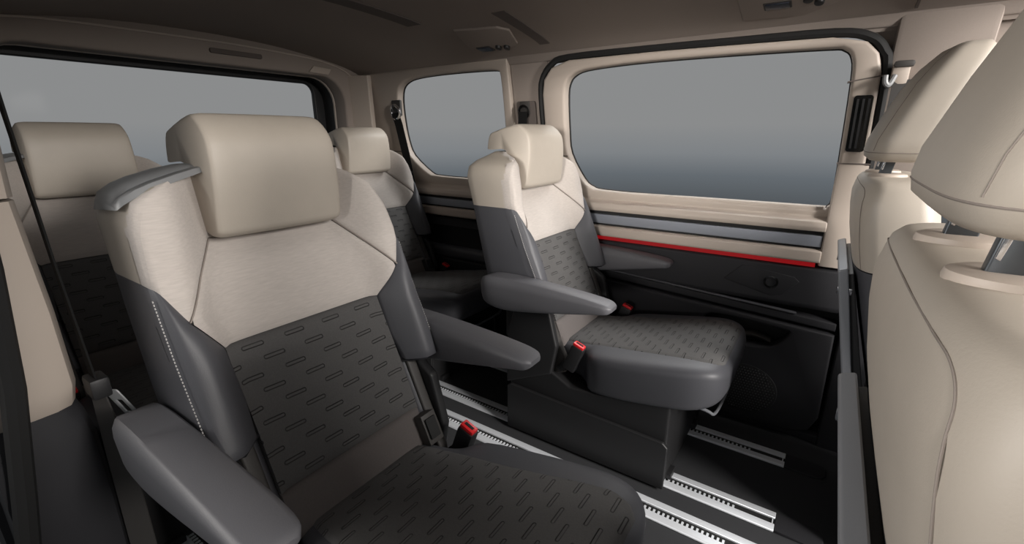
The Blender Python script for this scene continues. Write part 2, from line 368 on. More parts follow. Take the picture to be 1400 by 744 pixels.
# ledge running down to the front, dark gap below it, lower door skin with pocket and speaker
def slope_bar(name, m, x0, z0, x1, z1, ya, yb, h, bevel=0.006):
    prism(name, m, [(x0, z0), (x1, z1), (x1, z1 - h), (x0, z0 - h)], ya - 1.9, yb - 1.9, 'y', bevel=bevel, parent=wall)
slope_bar('door_ledge', 'door_plastic', -1.08, 0.545, 0.105, 0.470, 1.846, 1.90, 0.030)
slope_bar('ledge_highlight', 'charcoal_leather', -0.80, 0.536, -0.02, 0.486, 1.843, 1.86, 0.006, 0.002)  # paler strip stands in for the highlight along the ledge
SKIN = [(-1.08, 0.03), (0.03, 0.03), (0.085, 0.055), (0.108, 0.11), (0.105, 0.43), (-1.08, 0.505)]
PK = smoothpoly([(-0.30, 0.425), (-0.06, 0.415), (-0.028, 0.405), (-0.05, 0.365), (-0.09, 0.335), (-0.16, 0.325), (-0.24, 0.33), (-0.32, 0.36)], 3)
flat_shape('lower_panel', 'door_plastic', SKIN, [PK], 0.06, 0.008, lambda u, v, w: Vector((u, 1.865 - 1.9 + w - 0.03 * sm(0.30, 0.05, v), v)), wall)
flat_shape('pocket_back', 'door_recess', grow([(-0.36, 0.30), (-0.36, 0.45), (0.0, 0.45), (0.0, 0.30)], 0.0), [], 0.02, 0.002, lambda u, v, w: Vector((u, 1.925 - 1.9 + w, v)), wall)
loft('pull_handle', 'brown_plastic', [[(x, 1.885 - 1.9 + 0.02 * math.cos(t), 0.348 + 0.012 * math.sin(t) + (0.012 * math.sin((x + 0.2) * 30))) for t in [2 * math.pi * k / 10 for k in range(10)]] for x in (-0.22, -0.19, -0.15, -0.11, -0.085)], wall)
flat_shape('speaker_grille', 'door_recess', [(-0.145 + 0.115 * math.cos(t), 0.155 + 0.095 * math.sin(t)) for t in [2 * math.pi * k / 40 for k in range(40)]], [], 0.008, 0.002, lambda u, v, w: Vector((u, 1.833 - 1.9 + w - 0.03 * sm(0.30, 0.05, v), v)), wall)
bm = bmesh.new()
for i in range(-11, 12):
    for j in range(-9, 10):
        x, z = i * 0.010 + (j % 2) * 0.005, j * 0.010
        if (x / 0.108) ** 2 + (z / 0.088) ** 2 < 1:
            c = Vector((-0.145 + x, 1.829 - 1.9 - 0.03 * sm(0.30, 0.05, 0.155 + z), 0.155 + z))
            vs = [bm.verts.new(c + Vector((a, b, d))) for a, b, d in ((-.003, 0, 0), (0, 0, -.003), (.003, 0, 0), (0, 0, .003), (0, -.002, 0))]
            for k in range(4): bm.faces.new((vs[k], vs[(k + 1) % 4], vs[4]))
link('grille_studs', finish(bm, 'grille_studs'), 'black_plastic', wall, False, 'stuff')
tube('panel_crease', 'black_rubber', [(-0.30, 1.833 - 1.9, 0.262), (-0.20, 1.833 - 1.9, 0.268), (-0.05, 1.834 - 1.9, 0.272), (-0.02, 1.834 - 1.9, 0.262)], 0.003, wall)
# socket plate with round recess on the upper panel
flat_shape('socket_plate', 'door_plastic', [(-0.275, 0.572), (-0.215, 0.635), (-0.045, 0.615), (-0.028, 0.60), (-0.075, 0.543), (-0.11, 0.532)], [], 0.008, 0.002, lambda u, v, w: Vector((u, 1.852 - 1.9 + w, v)), wall)
loft('socket_ring', 'black_gloss', [[(-0.115 + r * math.cos(t), y - 1.9, 0.585 + r * math.sin(t)) for t in [2 * math.pi * k / 20 for k in range(20)]] for r, y in ((0.024, 1.853), (0.024, 1.846), (0.018, 1.845), (0.016, 1.850))], wall)
# B pillar beside the door
def wy(z): return (1.90 - (z - 0.865) * SL if z > 0.865 else 1.90 - (0.865 - z) * 0.05) - 1.9
def pillar(name, m, zs, x0f, x1f, d):
    rings = []
    for z in zs:
        y = wy(z) - (d(z) if callable(d) else d); a, b = x0f(z), x1f(z)
        rings.append([(a, y + 0.10, z), (a, y + 0.012, z), (a + 0.004, y + 0.003, z), (a + 0.014, y, z), (b - 0.014, y, z), (b - 0.004, y + 0.003, z), (b, y + 0.012, z), (b, y + 0.10, z)])
    return loft(name, m, rings, wall)
pillar('door_pillar_trim', 'beige_plastic', [0.668, 0.75, 0.80, 0.84, 0.865, 0.90, 0.95, 1.008], lambda z: 0.016, lambda z: 0.104, lambda z: lerp([(.668, .047), (.80, .054), (.865, .046), (.90, .036), (.95, .029), (1.008, .0265)], z))
prism('trim_joint', 'headliner_dark', [(-0.002, 1.252), (0.088, 1.266), (0.088, 1.270), (-0.002, 1.256)], 0, 1, 'y', parent=wall, fn=lambda c: Vector((c.x, (0.0 if c.y > .5 else -0.0262) - (c.z - 0.865) * SL, c.z)))
flat_shape('pillar_filler', 'headliner', [(.04, 1.20), (.05, 1.33), (.0, 1.40), (.0, 1.45), (.30, 1.45), (.30, 1.20)], [], .02, .002, wmap(.02), wall)
pillar('door_pillar_base', 'door_plastic', [0.0, 0.2, 0.4, 0.55, 0.664], lambda z: 0.118, lambda z: 0.26, 0.045)
pillar('front_pillar', 'headliner', [0.668, 0.86, 1.0, 1.2, 1.32, 1.45], lambda z: 0.09, lambda z: 0.30, 0.02)
prism('front_door_panel', 'door_plastic', [(0.27, 0.0), (1.2, 0.0), (1.2, 0.80), (0.27, 0.84)], 0, 0.06, 'y', parent=wall, fn=lambda c: Vector((c.x, c.y - 0.03, c.z)))
prism('front_window_frame', 'headliner', [(0.27, 1.30), (1.2, 1.20), (1.2, 1.44), (0.27, 1.44)], 0, 0.06, 'y', parent=wall, fn=lambda c: Vector((c.x, c.y - 0.08, c.z)))
prism('under_skirt', 'door_plastic', [(1.832, 0.0), (1.832, 0.025), (1.845, 0.035), (1.97, 0.035), (1.97, 0.0)], -2.2, 1.2, 'x', bevel=0.004, parent=wall, fn=lambda c: Vector((c.x, c.y - 1.9, c.z)))
prism('outer_skin', 'black_plastic', [(-2.3, 0.0), (1.2, 0.0), (1.2, 0.80), (-2.3, 0.80)], 0.075, 0.095, 'y', parent=wall)
# rear section: dark recess over the wheel arch and arm ledge
rail('wheel_arch_panel', 'door_recess', [(1.885, 0.0), (1.885, 0.62), (1.93, 0.62), (1.93, 0.0)], -2.2, -1.10, 0)
rail('rear_ledge', 'charcoal_leather', [(1.838, 0.455), (1.838, 0.490), (1.85, 0.505), (1.90, 0.505), (1.90, 0.44), (1.85, 0.44)], -2.1, -1.12, 0.01)
rail('rear_lower_panel', 'door_plastic', [(1.84, 0.0), (1.84, 0.43), (1.845, 0.44), (1.90, 0.44), (1.90, 0.0)], -2.2, -1.10, 0.006)
# ---- near wall (sliding door side): only behind the open doorway
nw = bpy.data.objects.new('wall_right', None); COL.objects.link(nw); nw.location = (0, 0.1, 0); tag(nw, 'near side wall behind the open doorway', kind='structure')
def nmap(off=0.0):
    def f(u, v, w): return Vector((u, mir(1.90 + off + w - (v - 0.865) * SL) - 0.1, v))
    return f
flat_shape('quarter_surround', 'beige_plastic', [(-2.22, 0.72), (-2.20, 1.42), (-1.24, 1.42), (-1.24, 0.72)], [QUA], 0.05, 0.008, nmap(0.0), nw)
w4 = flat_shape('window_4', 'tinted_glass', grow(QUA, 0.012), [], 0.004, 0.001, lambda u, v, w: nmap(0.034)(u, v, w) + Vector((0, 0.1, 0)), None, 'structure'); tag(w4, 'near side rear quarter window')
def npillar(name, m, rows, parent=nw):
    rings = []
    for z, x0, x1, yin in rows:
        y = yin - 0.1
        rings.append([(x0, y - 0.14, z), (x0, y - 0.01, z), (x0 + 0.01, y, z), (x1 - 0.035, y, z), (x1 - 0.012, y - 0.010, z), (x1 - 0.003, y - 0.03, z), (x1, y - 0.06, z), (x1, y - 0.14, z)])
    return loft(name, m, rings, parent)
npillar('pillar_trim', 'beige_plastic', [(0.60, -1.26, -1.10, 0.152), (0.62, -1.26, -1.085, 0.160), (0.66, -1.26, -1.075, 0.166), (0.8, -1.26, -1.07, 0.165), (0.998, -1.26, -1.07, 0.158)])
npillar('pillar_trim', 'beige_plastic', [(1.003, -1.26, -1.07, 0.158), (1.15, -1.26, -1.07, 0.165), (1.41, -1.26, -1.07, 0.205)])
npillar('pillar_base', 'door_plastic', [(0.0, -1.26, -1.06, 0.165), (0.40, -1.26, -1.06, 0.172), (0.55, -1.26, -1.065, 0.172), (0.60, -1.26, -1.08, 0.166), (0.655, -1.26, -1.105, 0.15)])
def bpillar(name, m, rows):
    return loft(name, m, [[(x0, y0 - .1, z), (x0 + .012, y1 - .1, z), (x1 - .012, y1 - .1, z), (x1, y0 - .1, z)] for z, x0, x1, y0, y1 in rows], nw)
bpillar('front_pillar', 'beige_plastic', [(.66, .16, .30, -.03, .15), (.87, .16, .30, -.02, .15), (1.42, .13, .27, .09, .22)])
bpillar('front_pillar_base', 'door_plastic', [(.0, .16, .32, -.06, .13), (.30, .16, .30, -.05, .15), (.655, .16, .30, -.03, .15)])
prism('front_door_panel', 'door_plastic', [(.31, 0.0), (1.2, 0.0), (1.2, .80), (.31, .84)], .03 - .1, .09 - .1, 'y', parent=nw)
tube('door_seal', 'black_rubber', [(-1.045, y - 0.1, z) for y, z in ((-0.02, 0.0), (0.02, 0.3), (0.052, 0.5), (0.082, 0.7), (0.10, 0.9), (0.11, 1.1), (0.15, 1.3), (0.19, 1.4))], 0.016, nw)
prism('lower_panel', 'door_plastic', [(-2.25, 0.0), (-1.24, 0.0), (-1.24, 0.73), (-2.25, 0.73)], 0.02 - .1, 0.09 - .1, 'y', parent=nw)
prism('roof_rail', 'headliner', [(mir(1.79), 1.395), (mir(1.855), 1.395), (mir(1.86), 1.46), (mir(1.76), 1.46), (mir(1.765), 1.425)], -2.2, 0.4, 'x', bevel=0.006, parent=nw, fn=lambda c: Vector((c.x, c.y - 0.1, c.z)))
# ---- rear: trim frame, black hatch frame, window
rw = bpy.data.objects.new('wall_rear', None); COL.objects.link(rw); rw.location = (-2.25, 1.0, 0); tag(rw, 'rear end of the cabin with tailgate opening', kind='structure')
OPEN = rrect(-0.675, 0.55, 0.675, 1.395, 0.13, 7)
flat_shape('tailgate_surround', 'headliner', [(-0.86, 0.0), (0.86, 0.0), (0.86, 1.40), (0.78, 1.47), (0.5, 1.52), (-0.5, 1.52), (-0.78, 1.47), (-0.86, 1.40)], [OPEN], 0.10, 0.012, lambda u, v, w: Vector((w - 0.05, u, v)), rw)
flat_shape('surround_lip', 'beige_plastic', grow(rrect(-0.70, 0.52, 0.70, 1.42, 0.14, 7)[::-1], 0.0), [grow(OPEN[::-1], -0.002)], 0.016, 0.004, lambda u, v, w: Vector((w - 0.105, u, v)), rw)
GL = rrect(-0.645, 0.82, 0.645, 1.375, 0.05, 5)
flat_shape('tailgate_frame', 'black_plastic', [(-0.80, 0.5), (0.80, 0.5), (0.80, 1.50), (-0.80, 1.50)], [GL], 0.03, 0.005, lambda u, v, w: Vector((w - 0.25, u, v)), rw)
flat_shape('tailgate_tunnel', 'black_plastic', rrect(-0.74, 0.5, 0.74, 1.44, 0.15, 7), [rrect(-0.70, 0.54, 0.70, 1.415, 0.13, 7)], 0.14, 0.002, lambda u, v, w: Vector((w - 0.18, u, v)), rw)
prism('tailgate_panel', 'black_plastic', [(-0.80, 0.0), (0.80, 0.0), (0.80, 0.60), (-0.80, 0.60)], -0.26, -0.22, 'x', parent=rw)
w3 = flat_shape('window_3', 'tinted_glass', grow(GL[::-1], 0.012), [], 0.004, 0.001, lambda u, v, w: Vector((w - 2.51, u + 1.0, v)), None, 'structure'); tag(w3, 'wide rear tailgate window looking out on grey studio')
tube('header_seam', 'beige_plastic', [(0.004, u, v) for u, v in catmull([(-0.78, 1.33), (-0.72, 1.42), (-0.55, 1.468), (-0.2, 1.480), (0.2, 1.480), (0.55, 1.462), (0.72, 1.41), (0.78, 1.31), (0.79, 1.15), (0.79, 0.9)], 5)], 0.004, rw)
prism('header_latch', 'headliner_dark', rrect(0.02, 1.435, 0.24, 1.455, 0.006, 2), 0.0, 0.012, 'x', parent=rw, bevel=0.002)
prism('header_tab', 'beige_plastic', [(0.47, 1.405), (0.58, 1.402), (0.60, 1.43), (0.50, 1.435)], 0.0, 0.010, 'x', parent=rw, bevel=0.002)
# D pillar filler between quarter window and tailgate surround
flat_shape('corner_trim', 'beige_plastic', [(-2.30, 0.0), (-2.30, 1.41), (-2.14, 1.41), (-2.14, 0.0)], [], 0.03, 0.006, lambda u, v, w: Vector((u, 1.80 - 1.9 + w - 0.10 * max(0, v - 1.0) + (2.14 + u) * 0.35 , v)), wall)

# ================================================================== SEATS
# cabin seats: drawn around a seat whose base sits at (-0.55, 0.50); local x = X + 0.55
EDGE = [(.38, -.700), (.50, -.718), (.58, -.738), (.73, -.805), (.865, -.860), (.95, -.872), (1.0, -.880), (1.03, -.895), (1.06, -.93)]
def cen(z): return -.72 - (z - .42) * .466 if z < .93 else -.9577 - (z - .93) * .30
REAR = [(.40, -.93), (.575, -.98), (.865, -1.047), (.96, -1.072), (1.0, -1.072), (1.05, -1.04)]
def back_surf(y, z):
    a = abs(y)
    if z > .80: w = sm(.11, .215, a)
    else: w = sm(.150, .225, a)
    if .70 < z < .95:
        k = sm(.70, .95, z); w = (1 - k) * sm(.150, .225, a) + k * sm(.11, .215, a)
    x = cen(z) * (1 - w) + lerp(EDGE, z) * w
    x -= .016 * sm(.244, .262, a) ** 2
    return (x + .55, y, z)
LSH = [(-.258, .865), (-.258, .96), (-.250, .995), (-.215, 1.018), (-.12, 1.045)]
RSH = [(.12, 1.045), (.17, 1.025), (.205, .990), (.235, .935), (.254, .865)]
def shell(name, m, outline, parent):
    """side and rear shell: outline (y,z) closed, wrapped from the upholstery edge to the rear"""
    n = len(outline); cy = sum(p[0] for p in outline) / n; cz = sum(p[1] for p in outline) / n
    def ring(fx, k, dz=0):
        out = []
        for y, z in outline:
            yy = y * k; zz = cz + (z - cz) * (1 - (1 - k) * .6)
            xf = back_surf(y, z)[0] - .012; xr = lerp(REAR, z) + .55
            out.append((xf + (xr - xf) * fx, yy, zz))
        return out
    rings = [ring(-.02, .985), ring(.03, .997), ring(.10, 1.0), ring(.8, 1.0), ring(.94, .990), ring(.985, .970), ring(1.0, .93)]
    bm = loft_bm(rings, True, False); bm.verts.ensure_lookup_table()
    last = [bm.verts[(len(rings) - 1) * n + j] for j in range(n)]; bm.faces.new(last)
    return link(name, finish(bm, name), m, parent, True, None, 50)
def seat_parts(root):
    # --- backrest
    ups = [tuple(p) for p in resample(LSH, 14)] + [tuple(p) for p in resample(RSH, 14)]
    ups2 = ups + [(.254 - .508 * k / 16, .866) for k in range(1, 16)]
    o = shell('backrest_shell_upper', 'beige_leather', ups2, root)
    low = [(-.258, .865), (-.259, .80), (-.259, .66), (-.258, .605), (-.247, .580), (-.22, .572)] + [(-.22 + .44 * k / 10, .572) for k in range(1, 10)] + [(.22, .572), (.247, .580), (.258, .605), (.259, .66), (.259, .80), (.254, .865)] + [(.254 - .508 * k / 16, .866) for k in range(1, 16)]
    shell('backrest_shell_lower', 'charcoal_leather', low, root)
    patch('center_panel', 'beige_fabric', [(-.172, .73), (-.222, .80), (-.175, .86), (-.13, .912)], [(.172, .73), (.222, .80), (.175, .86), (.13, .912)], back_surf, 20, 24, .004, .03, parent=root)
    inner = [(-.224, .802), (-.177, .86), (-.131, .915), (.131, .915), (.177, .86), (.224, .802)]
    outer = LSH + RSH
    A = [*resample(inner[:3], 12), *resample(inner[2:4], 16)[1:-1], *resample(inner[3:], 12)]
    B = [*resample(LSH, 12), *resample([LSH[-1], RSH[0]], 16)[1:-1], *resample(RSH, 12)]
    patch('shoulder_panel', 'beige_fabric', A, B, back_surf, 0, 12, .004, .03, parent=root, sample=False)
    patch('insert', 'dash_cloth', [(-.172, .463), (-.172, .728)], [(.172, .463), (.172, .728)], back_surf, 24, 20, .006, .03, parent=root, bulge=.010)
    for s in (-1, 1):
        patch('side_bolster', 'charcoal_leather', [(s * .252, .864), (s * .224, .800), (s * .174, .73), (s * .172, .64), (s * .180, .578)], [(s * .2585, .863), (s * .259, .80), (s * .259, .73), (s * .258, .64), (s * .247, .578)], back_surf, 30, 10, .004, .03, parent=root, bulge=.012)
        patch('lower_bolster', 'taupe_cloth' if 0 else 'charcoal_leather', [(s * .174, .43), (s * .174, .60)], [(s * .212, .43), (s * .214, .60)], lambda y, z: (back_surf(.16, z)[0] - .004 - .25 * max(0, abs(y) - .185), y, z), 12, 8, .008, .05, parent=root)
    patch('lumbar_roll', 'taupe_cloth', [(-.172, .375), (-.172, .460)], [(.172, .375), (.172, .460)], back_surf, 12, 12, .008, .04, parent=root, bulge=.004)
    prism('backrest_core', 'black_plastic', [(-.40, .36), (-.21, .36), (-.28, .58), (-.40, .58)], -.19, .19, 'y', bevel=.01, parent=root)
    # seams where the shoulder panel meets the centre panel
    for s in (-1, 1):
        pts = [Vector(back_surf(y, z)) - Vector((.001, 0, 0)) for y, z in resample([(s * .224, .801), (s * .177, .86), (s * .131, .9135)], 10)]
        tube('seam', 'seam_thread', pts, .0018, root, 5)
    # light stitching down the near bolster edge
    for s in (-1, 1):
        bm = bmesh.new()
        pts = resample([(s * .2575, .845), (s * .2585, .75), (s * .258, .60)], 46)
        for a, b in zip(pts, pts[1:]):
            b2 = a.lerp(b, .62)
            p = Vector(back_surf(a.x, a.y)); q = Vector(back_surf(b2.x, b2.y)); d = Vector((.0006, s * .0022, 0))
            for rr in (tube_rings([p + d, q + d], .0010, 5),):
                vs = [[bm.verts.new(c) for c in r] for r in rr]
                for k in range(5): bm.faces.new((vs[0][k], vs[0][(k + 1) % 5], vs[1][(k + 1) % 5], vs[1][k]))
        link('stitching', finish(bm, 'stitching'), 'stitch_thread', root, True, 'stuff')
    # grey plastic cap on the shoulder
    rings = []
    for y, z, xa, xb, h in ((-.262, 0.990, -.345, -.485, .006), (-.254, 0.998, -.338, -.495, .010), (-.235, 1.009, -.336, -.495, .012), (-.21, 1.018, -.338, -.495, .013), (-.17, 1.030, -.342, -.495, .012), (-.14, 1.038, -.348, -.49, .010), (-.118, 1.043, -.36, -.48, .006)):
        mid = (xa + xb) / 2
        xa -= .022; rings.append([(xa, y, z - .004), (xa - .005, y, z + h * .55), (xa - .016, y, z + h * .75), (xa - .026, y, z + h * .45), (xa - .036, y, z + h), (mid - .02, y, z + h * 1.25), (xb + .02, y, z + h), (xb, y, z - .012)])
    loft('shoulder_cap', 'grey_cap', rings, root)
    # --- headrest: pad hanging in front, slab reaching back over the top
    hp = [(-.350, .926), (-.345, .96), (-.340, 1.02), (-.342, 1.075), (-.352, 1.105), (-.378, 1.130), (-.41, 1.138), (-.50, 1.114), (-.522, 1.100), (-.530, 1.060), (-.520, 1.050), (-.446, 1.050), (-.425, .99), (-.408, .932), (-.392, .918), (-.365, .916)]
    rings = []
    ys = [(-.130, .80), (-.127, .90), (-.121, .955), (-.111, .99), (-.095, 1.0), (-.05, 1.006), (0, 1.01), (.05, 1.006), (.095, 1.0), (.111, .99), (.121, .955), (.127, .90), (.130, .80)]
    cx, cz = -.425, 1.045
    for y, k in ys:
        r = []
        for (x, z) in catmull([(a, b) for a, b in hp] + [hp[0]], 3)[:-1]:
            yy = y * (1 - .05 * max(0, (z - .95) / .19))
            kx = 1 - (1 - k) * (.5); kz = 1 - (1 - k) * .45
            zz = cz + (z - cz) * kz if z > cz else cz + (z - cz) * (1 - (1 - k) * .28)
            r.append((-.40 + (x + .40) * kx, yy, zz))
        rings.append(r)
    h = loft('headrest', 'beige_leather', rings, root, autos=70)
    for s in (-1, 1):
        tube('headrest_post', 'chrome', [(-.475, s * .075, 1.0), (-.475, s * .075, 1.06)], .007, root, 10)
    # --- cushion
    ST = [(-.735, .150, .372, .300), (-.715, .168, .388, .280), (-.64, .182, .400, .262), (-.605, .205, .404, .252), (-.57, .245, .410, .247), (-.45, .260, .428, .262), (-.32, .262, .450, .285), (-.25, .255, .460, .300), (-.205, .235, .458, .318), (-.18, .205, .445, .338), (-.168, .165, .425, .36)]
    NE = 6.5
    def ring(x, hw, t, b):
        mid, hh = (t + b) / 2, (t - b) / 2; out = []
        for k in range(40):
            a = 2 * math.pi * k / 40; c, s = math.cos(a), math.sin(a)
            y = math.copysign(abs(c) ** (2 / NE), c) * hw; z = math.copysign(abs(s) ** (2 / NE), s) * hh
            out.append((x + .55, y * (1 - .06 * (1 - (z / hh + 1) / 2)), mid + z))
        return out
    dense = [tuple(v) for v in catmull4(ST, 3)]
    loft('cushion', 'charcoal_leather', [ring(*s) for s in dense], root, autos=70)
    xs = [s[0] for s in dense]
    def cush(y, x):
        hw = lerp([(s[0], s[1]) for s in dense], x); t = lerp([(s[0], s[2]) for s in dense], x); b = lerp([(s[0], s[3]) for s in dense], x)
        mid, hh = (t + b) / 2, (t - b) / 2; q = max(0, 1 - min(1, abs(y) / hw) ** NE)
        return (x + .55, y, mid + hh * q ** (1 / NE) + .004)
    rows = [(-.725, .140), (-.66, .152), (-.60, .156), (-.50, .162), (-.40, .172), (-.30, .184), (-.24, .190), (-.20, .178), (-.182, .155)]
    patch('cushion_insert', 'dash_cloth', [(-w, x) for x, w in rows], [(w, x) for x, w in rows], cush, 36, 24, .005, .02, back=Vector((0, 0, -1)), parent=root)
    # --- base on the rails
    prism('base', 'black_plastic', [(-.35, .012), (.245, .012), (.245, .325), (.19, .325), (.0, .262), (-.10, .258), (-.18, .30), (-.35, .215)], -.232, .232, 'y', bevel=.010, parent=root)
    for s in (-1, 1):
        prism('base_skirt', 'black_plastic', [(-.355, .010), (.250, .010), (.252, .165), (.235, .180), (-.34, .200), (-.355, .19)], s * .232, s * .246, 'y', bevel=.005, parent=root)
        prism('recliner_cover', 'black_plastic', [(-.36, .20), (-.17, .29), (-.15, .40), (-.185, .53), (-.235, .565), (-.31, .555), (-.355, .42)], s * .216, s * .243, 'y', bevel=.008, parent=root)
        prism('recliner_bracket', 'brown_plastic', [(-.285, .575), (-.235, .575), (-.185, .46), (-.135, .36), (-.125, .30), (-.25, .25), (-.29, .34)], s * .186, s * .214, 'y', bevel=.006, parent=root)
        bl = loft('bolt', 'chrome', [[(-.198 + r * math.cos(t), s * y, .405 + r * math.sin(t)) for t in [2 * math.pi * k / 12 for k in range(12)]] for r, y in ((.007, .19), (.007, .2185), (.004, .220))], root)
        for x in (-.30, .225):
            box('foot', 'black_plastic', (x, s * .1625, .0225), (.07, .05, .024), .004, root)
        # armrest
        AS = [(-.965, .018, .612, .580), (-.955, .030, .630, .560), (-.93, .040, .640, .540), (-.86, .042, .645, .532), (-.75, .042, .643, .546), (-.62, .041, .636, .570), (-.53, .039, .628, .588), (-.495, .034, .622, .594), (-.482, .022, .614, .602)]
        rg = []
        SEC = [(-1, .35), (-.97, .62), (-.80, .93), (-.70, 1), (.70, 1), (.80, .93), (.97, .62), (1, .35), (.93, -.7), (.85, -.92), (.72, -1), (-.72, -1), (-.85, -.92), (-.93, -.7)]
        for x, hw, t, b in [tuple(v) for v in catmull4(AS, 3)]:
            mid, hh = (t + b) / 2, (t - b) / 2
            rg.append([(x + .55, s * .298 + p * hw, mid + q * hh) for p, q in SEC])
        ar = loft('armrest', 'armrest_leather', rg, root, autos=40)
        loft('armrest_pivot', 'black_plastic', [[(-.33 + .028 * math.cos(t), s * y, .575 + .028 * math.sin(t)) for t in [2 * math.pi * k / 16 for k in range(16)]] for y in (.25, .3345)], root)
    # ISOFIX pocket in the seat corner
    for s in (1,):
        bx_ = box('anchor_pocket', 'brown_plastic', (-.165, s * .172, .415), (.05, .045, .075), .004, root, rot=Matrix.Rotation(-.43, 3, 'Y').to_euler())
        box('pocket_opening', 'black_rubber', (-.139, s * .170, .428), (.004, .030, .050), .001, bx_, rot=Matrix.Rotation(-.43, 3, 'Y').to_euler())
    # front handle bar below the cushion
    tube('release_bar', 'table_grey', [Vector(p) for p in catmull([(.26, -.16, .30), (.335, -.155, .285), (.355, -.13, .270), (.36, 0, .268), (.355, .13, .270), (.335, .155, .285), (.26, .16, .30)], 5)], .005, root)
    # buckle
    for s in (1, -1):
        R = Matrix.Rotation(.35, 3, 'Y').to_euler()
        bk = box('buckle', 'black_plastic', (-.090, s * .224, .372), (.046, .032, .100), .008, root, rot=R)
        box('buckle_button', 'red_button', (-.0725, s * .224, .421), (.040, .024, .012), .004, bk, rot=R)
        box('button_slot', 'black_rubber', (-.0705, s * .224, .4268), (.026, .008, .002), .0005, bk, rot=R)
        box('buckle_stalk', 'black_plastic', (-.125, s * .222, .335), (.07, .010, .025), .003, root, rot=Matrix.Rotation(-.8, 3, 'Y').to_euler())
def catmull4(rows, n):
    out = []
    for i in range(len(rows) - 1):
        p0 = rows[max(i - 1, 0)]; p1 = rows[i]; p2 = rows[i + 1]; p3 = rows[min(i + 2, len(rows) - 1)]
        for k in range(n):
            t = k / n
            out.append(tuple(.5 * (2 * b + (c - a) * t + (2 * a - 5 * b + 4 * c - d) * t * t + (3 * b - a - 3 * c + d) * t ** 3) for a, b, c, d in zip(p0, p1, p2, p3)))
    out.append(rows[-1]); return out
LB = 'cabin armchairs with beige upper backs'
seat = empty('van_seat', (-.55, .50, 0), 'beige and charcoal seat beside the open doorway, hanging belt tongue at its armrest', 'seat', LB)
seat_parts(seat)
def strip(r, names):
    for c in list(r.children):
        if any(c.name.split('.')[0] == n and f(c) for n, f in names): bpy.data.objects.remove(c)
s2 = copy_tree(seat); s2.location = (-.53, 1.505, 0); s2['label'] = 'beige and charcoal seat in front of the pillar between the two side windows'
s3 = copy_tree(seat); s3.location = (-1.58, .455, 0); s3['label'] = 'rear row seat directly behind the seat by the open doorway'
s4 = copy_tree(seat); s4.location = (-1.58, 1.55, 0); s4['label'] = 'rear row seat beside the quarter window and its black belt'
strip(s2, [('shoulder_cap', lambda c: True)]); strip(s4, [('shoulder_cap', lambda c: True), ('armrest', lambda c: c.data.vertices[0].co.y > 0), ('armrest_pivot', lambda c: c.data.vertices[0].co.y > 0)])
